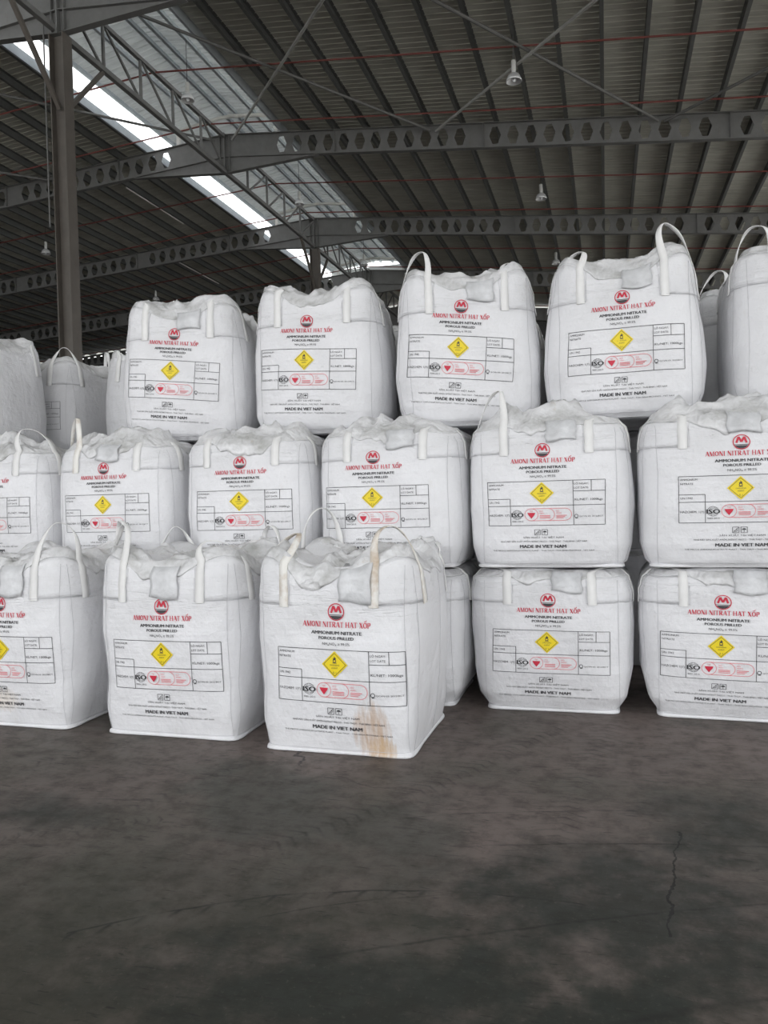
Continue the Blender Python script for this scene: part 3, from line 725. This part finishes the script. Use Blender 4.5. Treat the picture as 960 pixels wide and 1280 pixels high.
CORN = {'fl': (0, 3, -1, 1), 'fr': (0, 1, 1, -1), 'br': (2, 1, -1, 1), 'bl': (2, 3, 1, -1)}
def make_bag(label, loc, rz, bag, loops=None, printed=True, pouch=True, mat=None, group=None, cover=None, pr_dx=0, pr_rot=0, pr_dz=0, press=None, old=(), detail=1, tilt=(0, 0)):
    t = empty('bulk_bag', loc, label, 'bulk bag', group)
    t.rotation_euler = (tilt[0], tilt[1], rz)
    mat = mat or M_BAG; H = bag.H; sd = bag.seed
    rnd = random.Random(sd*77+5)
    nphi, nz = (144, 60) if detail else (72, 28)
    # body
    m = MB(); rows = []
    for i in range(nz+1):
        u = i/nz; z = H*(u+.03*math.sin(2*PI*u)*-1)
        rows.append([bag.at(2*PI*k/nphi, max(0, min(H, z))) for k in range(nphi)])
    top = rows[-1]; cz = Vector((bag.shear[0]*H, bag.shear[1]*H, 0))
    for q in (.85, .6, .3, .02):
        rows.append([Vector((cz.x+(p.x-cz.x)*q, cz.y+(p.y-cz.y)*q, H+(p.z-H)*q-.01)) for p in top])
    bot = rows[0]
    rows = [[Vector((p.x*q, p.y*q, 0)) for p in bot] for q in (.02, .6)]+rows
    m.grid(rows, True); body = m.build('body', mat, t, True)
    # crumpled liner and skirt over the top
    cv = dict(A=.05, B=.06, hang=.06, dome=.0, dip=0)
    if cover: cv.update(cover)
    m = MB(); rows = []; nc = 160 if detail else 64; NR = 40 if detail else 16
    o2 = Vector((sd*5.1, sd*2.3, 4.4))
    def crum(x, y):
        q = Vector((x, y, 0))
        q = q+Vector((noise.noise(q*3+o2), noise.noise(q*3-o2), 0))*.10; a = abs(noise.noise(q*4.4+o2)); b2 = abs(noise.noise(q*9.5+o2*1.7)); c2 = noise.noise(q*2.6+o2)
        return cv['A']*1.15*(1-2.8*a)+cv['A']*.5*(.6-2.0*b2)+cv['A']*.10*(.5-2*abs(noise.noise(q*21+o2)))+cv['B']*c2
    for i in range(NR):
        q = i/(NR-1)*.97+.02
        row = []
        for k in range(nc):
            e = bag.at(2*PI*k/nc, H*.985)
            x = cz.x+(e.x-cz.x)*q; y = cz.y+(e.y-cz.y)*q
            edge = smooth(1.0, .82, q)
            z = H+(e.z-H)*q**3+.012+cv['dome']*(1-q*q)-cv['dip']*(1-q**2)
            cr = max(-.01, crum(x, y)+.02)
            if press is not None and y > press-.03:
                cr *= 1-smooth(press-.03, press+.05, y); z = z+(H-.012-z)*smooth(press-.05, press+.03, y)
            z += cr*(.35+.65*edge)
            row.append(Vector((x, y, z)))
        rows.append(row)
    for j in range(1, 7):
        row = []
        for k in range(nc):
            phi = 2*PI*k/nc
            e = bag.at(phi, H*.985)
            cn_ = (2*abs(math.cos(phi)*math.sin(phi)))**2
            jag = noise.noise(Vector((math.cos(phi)*2.2, math.sin(phi)*2.2, 0))+o2)*.9+.35*noise.noise(Vector((math.cos(phi)*9, math.sin(phi)*9, 2))+o2)
            hg = .018+cv['hang']*max(0, .75+jag)*(1-.85*smooth(.25, .8, cn_))
            zz = H*.985-hg*j/6
            fl = .0030+.004*abs(noise.noise(Vector((math.cos(phi)*12, math.sin(phi)*12, zz*9))+o2))
            row.append(bag.at(phi, zz, fl))
        rows.append(row)
    m.grid(rows, True); liner = m.build('liner_cover', M_COVER, t, True, solid=.003)
    # bottom hem with little pulled corners
    m = MB(); rows = [[], [], [], []]
    for k in range(nphi):
        phi = 2*PI*k/nphi; hx, hy, n = bag.ring(0); c, q = math.cos(phi), math.sin(phi)
        r = (abs(c/hx)**14+abs(q/hy)**14)**(-1/14)
        cn = (2*abs(c*q))**6
        for j, (dr, zz) in enumerate(((-.01, .026), (.008+.012*cn, .018), (.010+.014*cn, .004), (-.02, .001))):
            rows[j].append(Vector(((r+dr)*c, (r+dr)*q, zz)))
    m.grid(rows, True); m.build('bottom_hem', mat, t, True)
    # lifting loops, one at each corner, both legs sewn to neighbouring faces
    lp = {'fl': None, 'fr': None, 'br': None, 'bl': None}
    if loops: lp.update(loops)
    for cn in (('fl', 'fr', 'br', 'bl') if detail else (('fl', 'fr') if not loops else tuple(loops))):
        sA, sB, uA, uB = CORN[cn]; spec = lp[cn]
        ua, ub = uA*.29, uB*.29
        z0, z1 = H-.25, H*.97
        path, wv = [], []
        def leg(side, u, zs_):
            for z in zs_:
                p = bag.face(u, z, side, .0075); q2 = bag.face(u+.01, z, side, .0075)
                path.append(p); wv.append((q2-p).normalized()*.060)
        zl = [z0+(z1-z0)*i/7 for i in range(8)]
        leg(sA, ua, zl)
        A = path[-1]; wA = wv[-1]
        Bp = bag.face(ub, z1, sB, .0075); Bq = bag.face(ub+.01, z1, sB, .0075); wB = (Bq-Bp).normalized()*.060
        if wA.dot(wB) < 0 and False: wB = -wB
        h, lx, ly, kink = spec if spec else (.05, 0, 0, 0)
        if spec is None:   # squashed flat against the shoulder
            mid = (A+Bp)/2; inw = Vector((-mid.x+cz.x, -mid.y+cz.y, 0)).normalized()
            P1 = A+Vector((0, 0, .05))+inw*.03; P2 = Bp+Vector((0, 0, .05))+inw*.03
        else:
            P1 = A+Vector((lx, ly, h*1.33)); P2 = Bp+Vector((lx, ly, h*1.33))
            mm = (P1+P2)/2; P1 = P1+(mm-P1)*kink; P2 = P2+(mm-P2)*kink
        wBB = wB if (wA.normalized().dot(wB.normalized()) > -.5) else -wB
        # legs face outwards on both faces: turn the ribbon over the top
        for i in range(1, 24):
            s_ = i/24; a, b_, c_, d_ = (1-s_)**3, 3*s_*(1-s_)**2, 3*s_*s_*(1-s_), s_**3
            p = A*a+P1*b_+P2*c_+Bp*d_
            wob = Vector((noise.noise(Vector((s_*3, sd, 1))), noise.noise(Vector((s_*3, sd, 5))), 0))*.02*(1 if spec else 0)*math.sin(PI*s_)
            path.append(p+wob)
            fold = 1-.45*math.sin(PI*s_)
            tg = (P2-P1).normalized()
            acr = Vector((0, 0, 1)).cross((Bp-A)).normalized()
            # near the apex the strap lies across the corner direction
            wd = wA.normalized()*(1-smooth(.05, .45, s_))+acr*(-1 if acr.dot(wA) < 0 else 1)*smooth(.05, .45, s_)*(1-smooth(.55, .95, s_))
            w2 = wB.normalized(); 
            if w2.dot(acr*(-1 if acr.dot(wA) < 0 else 1)) < 0: w2 = -w2
            wd = wd+w2*smooth(.55, .95, s_)
            wv.append(wd.normalized()*.060*fold)
        w2 = wB.normalized()*.060
        if w2.dot(wv[-1]) < 0: w2 = -w2
        sg = 1 if w2.dot(wB) > 0 else -1
        for z in reversed(zl):
            p = bag.face(ub, z, sB, .0075); q2 = bag.face(ub+.01, z, sB, .0075)
            path.append(p); wv.append((q2-p).normalized()*.060*sg)
        m = MB(); ribbon(m, path, wv); o = m.build('lifting_loop', M_STRAP_OLD if cn in old else M_STRAP, t, True)
        if detail:
            # reinforcing patch sewn round the corner
            fA = bag.face(uA*.26, H-.2, sA); fB = bag.face(uB*.26, H-.2, sB)
            a0 = math.atan2(fA.y-bag.shear[1]*(H-.2), fA.x-bag.shear[0]*(H-.2)); a1 = math.atan2(fB.y-bag.shear[1]*(H-.2), fB.x-bag.shear[0]*(H-.2))
            if a1-a0 > PI: a1 -= 2*PI
            if a0-a1 > PI: a1 += 2*PI
            m = MB(); rows = []
            for j in range(8):
                z = H-.235+(H*.96-(H-.235))*j/7
                rows.append([bag.at(a0+(a1-a0)*i/20, z, .0018) for i in range(21)])
            m.grid(rows); m.build('corner_patch', mat, t, True, solid=.0015)
    # stitching lines
    if detail:
        m = MB()
        def seam(pts, nrm_w=.0035):
            wv2 = []
            for i in range(len(pts)):
                tg = (pts[min(i+1, len(pts)-1)]-pts[max(i-1, 0)]).normalized()
                outv = Vector((pts[i].x, pts[i].y, 0)).normalized()
                wv2.append(tg.cross(outv).normalized()*nrm_w)
            ribbon(m, pts, wv2, .0016)
        for side in (0, 1, 3):
            m = MB()
            for u in {0: (-.455, .465), 1: (-.40, .05, .43), 3: (0, .4)}[side]:
                hi = H*.93
                seam([bag.face(u, .03+(hi-.03)*i/40, side, .0045) for i in range(41)], .0022)
            us = {0: (-.455, .465), 1: (-.40, .43), 3: (0, .4)}[side]
            seam([bag.face(us[0]+(us[1]-us[0])*i/24, .034, side, .0045) for i in range(25)], .0022)
            for u0, u1, z in ((-.46, -.25, H-.237), (.25, .46, H-.237), (-.25, -.25, None), (.25, .25, None)):
                if z is not None: seam([bag.face(u0+(u1-u0)*i/8, z, side, .0085) for i in range(9)], .003)
                else: seam([bag.face(u0, H-.24+.13*i/8, side, .0085) for i in range(9)], .0022)
            m.build('stitching', M_STITCH, body)
    if pouch:
        m = MB(); rows = []; px = (pouch if isinstance(pouch, (int, float)) and not isinstance(pouch, bool) else .1)
        ph = min(.2, H-.02-.95*min(1, H/1.12))
        for j in range(9):
            z = H-.02-ph*j/8
            rows.append([bag.face(px-.1+.2*i/8+.006*math.sin(j+sd), z+.012*math.sin(i*.5+sd)*j/8, 0, .017+.005*math.sin(i*1.3+j*.8+sd)*(j/8)) for i in range(9)])
        rows.insert(0, [Vector((p.x, p.y+.10, p.z+.035)) for p in rows[0]])
        m.grid(rows); m.build('document_pouch', M_POUCH, liner, True, solid=.003)
    # print
    if printed:
        cr, sr = math.cos(pr_rot), math.sin(pr_rot)
        vs = []; kk = H/1.12
        for i, (x, y) in enumerate(PR_V):
            y = y-.5
            X = x*cr-y*sr+pr_dx; Yh = (x*sr+y*cr)+.5
            vs.append(bag.face(X, min(H*.97, Yh*min(1, kk)+pr_dz), 0, .0052 if i < PR_Z0 else .0066))
        m = MB(); m.v = [tuple(v) for v in vs]; m.f = list(PR_F); m.mi = list(PR_M)
        m.build('printed_panel', [M_INK, M_RED, M_YEL, M_PINK], body)
    return t

FA, FB, FC = 4.50, 4.50, 4.44
G = 'white one-tonne bulk bags'
# ---- front row on the floor
make_bag('foremost white bulk bag on the floor, brown rust stain low on its face', (-1.635, FC+.49, 0), -.01,
         Bag('front', 1.17, .99, 1.0, lift=.11, seed=1, n0=12), dict(fl=(.17, .16, .10, .1), fr=(.22, -.06, .0, .2), br=(.07, .05, 0, 0), bl=(.32, 0, 0, 0)),
         mat=M_BAG_RUST, cover=dict(A=.06, B=.03, dip=.06, hang=.085), pouch=.17, group=G, pr_dx=.045, pr_rot=-.02, pr_dz=.01, old=('fl', 'fr'))
make_bag('front-row white bulk bag directly left of the rust-stained one, tangled loops on top', (-2.865, FB+.485, 0), 0,
         Bag('front', 1.17, 1.02, .91, lift=.11, seed=2, n0=12), dict(fl=(.24, .05, .06, .1), fr=(.13, -.14, .05, .1), br=(.19, 0, 0, .1), bl=(.20, .0, 0, .9)),
         cover=dict(A=.055, B=.03, dip=.05, hang=.08), pouch=.03, group=G, pr_dx=.01, pr_dz=.01)
make_bag('white bulk bag in the front row cut by the left edge of the picture', (-4.17, FA+.485, 0), .0,
         Bag('front', 1.17, 1.02, .91, lift=.11, seed=3, n0=12), dict(fl=(.2, 0, .1, 0), fr=(.27, .0, .05, .2), br=(.26, 0, 0, .1)),
         mat=M_BAG_FAINT, cover=dict(A=.05, B=.03, dip=.05, hang=.1), pouch=.1, group=G, pr_dx=0, pr_dz=.01)

# ---- the wall of bags: bottom tier, middle tier, top tier
XS1 = [-5.18, -3.98, -2.78, -1.59, -.415, .795]
LB1 = ['white bulk bag on the floor hidden behind the leftmost front bag', 'white bulk bag on the floor behind the gap between the left front bags',
       'white bulk bag on the floor behind the second front bag', 'bottom bulk bag mostly hidden, shaded strip showing right of the rust-stained front bag',
       'bottom-tier white bulk bag fully visible on the floor right of the stained bag', 'white bulk bag of the bottom tier on the floor at the right picture edge']
for i, x in enumerate(XS1):
    make_bag(LB1[i], (x, 5.52+.545, 0), [0, 0, 0, 0, .015, -.03][i], Bag('base', 1.04, 1.0, .93, lift=-.01, seed=10+i, amp=.016, n0=10), None,
             cover=dict(A=.012, B=.01, hang=.085), press=-.50, pouch=(.12 if i in (4, 5) else False), group=G, pr_dx=[0, 0, 0, 0, -.01, -.055][i], pr_rot=[0, 0, 0, 0, -.01, -.02][i])
XS2 = [-5.18, -3.985, -2.765, -1.585, -.40, .80]
LB2 = ['middle-tier white bulk bag cut by the left picture edge, one loop up', 'middle-tier white bulk bag with a thin cream loop rising at its left corner',
       'middle-tier white bulk bag left of the one above the rust-stained bag', 'middle-tier white bulk bag showing above the rust-stained front bag',
       'middle-tier white bulk bag on the fully visible bottom bag right of the stained one', 'middle-tier white bulk bag cut by the right picture edge, silvery crumpled top']
for i, x in enumerate(XS2):
    H2 = 1.05
    make_bag(LB2[i], (x, 5.47+.545, 1.052), [0, .0, .02, .01, .0, -.02][i], Bag('mid', H2, [1, 1, .97, 1, 1, 1][i], .93, lift=-.01, seed=20+i, amp=.018, n0=6),
             [dict(fr=(.20, -.12, .0, 0)), dict(fl=(.26, .03, .0, .25)), None, None, dict(fl=(.26, .08, .0, .45)), None][i],
             cover=dict(A=.06, B=.07, dome=.03, hang=.10), press=-.18, pouch=[False, .02, False, .12, .10, .08][i], group=G,
             mat=M_BAG_STREAK if i == 2 else None, pr_dx=[0, -.02, .0, -.085, -.025, .065][i], pr_rot=[0, .0, 0, .0, 0, .0][i], old=('fl',) if i == 1 else ())
Z3 = 2.125
T3 = [ # x, yaw, shear, seed, loops, label
 (-6.22, .0, (.0, 0), 30, dict(fr=(.10, -.15, 0, .1), br=(.07, 0, 0, 0)), 'white bulk bag of the top tier at the left picture edge, its face blank', False, 0, 0, 1.06),
 (-3.62, .20, (-.02, 0), 31, dict(fl=(.07, .05, 0, 0), fr=(.07, -.05, 0, 0)), 'leaning top-tier white bulk bag, leftmost with a full printed face', True, -.06, -.09, 1.12),
 (-2.33, .10, (-.01, 0), 32, dict(fl=(.05, .1, 0, 0), br=(.10, -.1, 0, 0)), 'upright top-tier white bulk bag just below the slim far column', True, -.06, -.05, 1.13),
 (-1.10, .22, (-.02, 0), 33, dict(fl=(.24, .06, .05, .1), fr=(.12, -.05, .1, .2), br=(.17, -.06, 0, .1)), 'top-tier white bulk bag with a tall cream loop at its left corner', True, -.08, -.09, 1.12),
 (.15, -.02, (.0, 0), 34, dict(fl=(.14, .12, .05, .1), fr=(.28, -.10, .04, .0), bl=(.12, 0, 0, 0)), 'top-tier white bulk bag with full print and a tall loop at its right corner', True, .0, .0, 1.10),
]
for x, yaw, sh, sd, lo, lb, prn, dx, rot, H3 in T3:
    make_bag(lb, (x, 5.87+.56, Z3), yaw, Bag('top', H3, 1.0, .95, shear=sh, lift=.13, seed=sd, amp=.024, n0=5, n1=4.0), lo,
             cover=dict(A=.045, B=.05, hang=.05, dome=.05), pouch=(.1 if sd in (31, 33, 34) else False), printed=prn, group=G, pr_dx=dx, pr_rot=rot, pr_dz=.03 if sd in (31, 32, 33) else 0)
make_bag('top-tier white bulk bag cut by the right picture edge, blank side to the camera', (1.46, 6.55, Z3), .0, Bag('mid', 1.14, .97, .95, lift=.05, seed=36, amp=.012, n0=5, n1=5), dict(fl=(.22, .02, .0, .0), fr=(.1, 0, 0, 0)),
         mat=M_BAG_SHADED, cover=dict(A=.03, B=.03, hang=.03), pouch=False, printed=False, group=G)
# ---- second row behind, its top tier rising in the gaps
BX = [-6.18, -4.72, -3.50, -2.30, -1.10, .08, 1.30]
LB4 = ['second-row white bulk bag with upright loops behind the blank bag at the left edge', 'second-row white bulk bag just left of the leaning printed top bag',
       'second-row white bulk bag hidden behind the two leftmost printed top bags', 'sliver of a second-row bulk bag behind the top bag below the far column',
       'sliver of a second-row bulk bag behind the top bag with a tall left loop', 'sliver of a second-row bulk bag behind the top bag with a tall right loop',
       'shaded second-row bulk bag showing in the right gap with one loop up']
for i, x in enumerate(BX):
    lo = [dict(fl=(.1, 0, 0, 0), fr=(.17, .0, 0, .7), br=(.24, 0, 0, .3)), dict(fl=(.10, .0, 0, .2)), None, None, None, None, dict(fl=(.24, .1, 0, 0))][i]
    make_bag(LB4[i], (x, 7.68, Z3), 0, Bag('top', [1.04, 1.02, 1.0, 1.04, 1.06, 1.04, 1.10][i], 1, .95, lift=.08, seed=40+i, amp=.02, n0=5, n1=4), lo,
             mat=M_BAG_SHADED, cover=dict(A=.03, B=.03, hang=.05), pouch=False, printed=(i == 0), group=G, detail=1 if i in (0, 6) else 0, pr_dx=0)
b0 = None
for tier in (0, 1):
    for i, x in enumerate(BX):
        if b0 is None:
            o = b0 = make_bag('', (x, 7.72, 0), 0, Bag('base', 1.053, 1, .95, lift=-.01, seed=50, amp=.016, n0=10), None, mat=M_BAG_SHADED,
                              cover=dict(A=.008, B=.008, hang=.06), press=-.6, pouch=False, printed=False, detail=0)
        else: o = copy_tree(b0)
        o.location = (x, 7.72, 1.055*tier)
        o['label'] = 'plain white bulk bag buried in the second row under the visible top bags'; o['group'] = 'buried second-row bulk bags'
for x in (-6.38, 2.0):     # out of the frame on either side, carrying the end bags of the top tier
    for tier in (0, 1):
        o = copy_tree(b0); o.location = (x, 6.0, 1.055*tier)
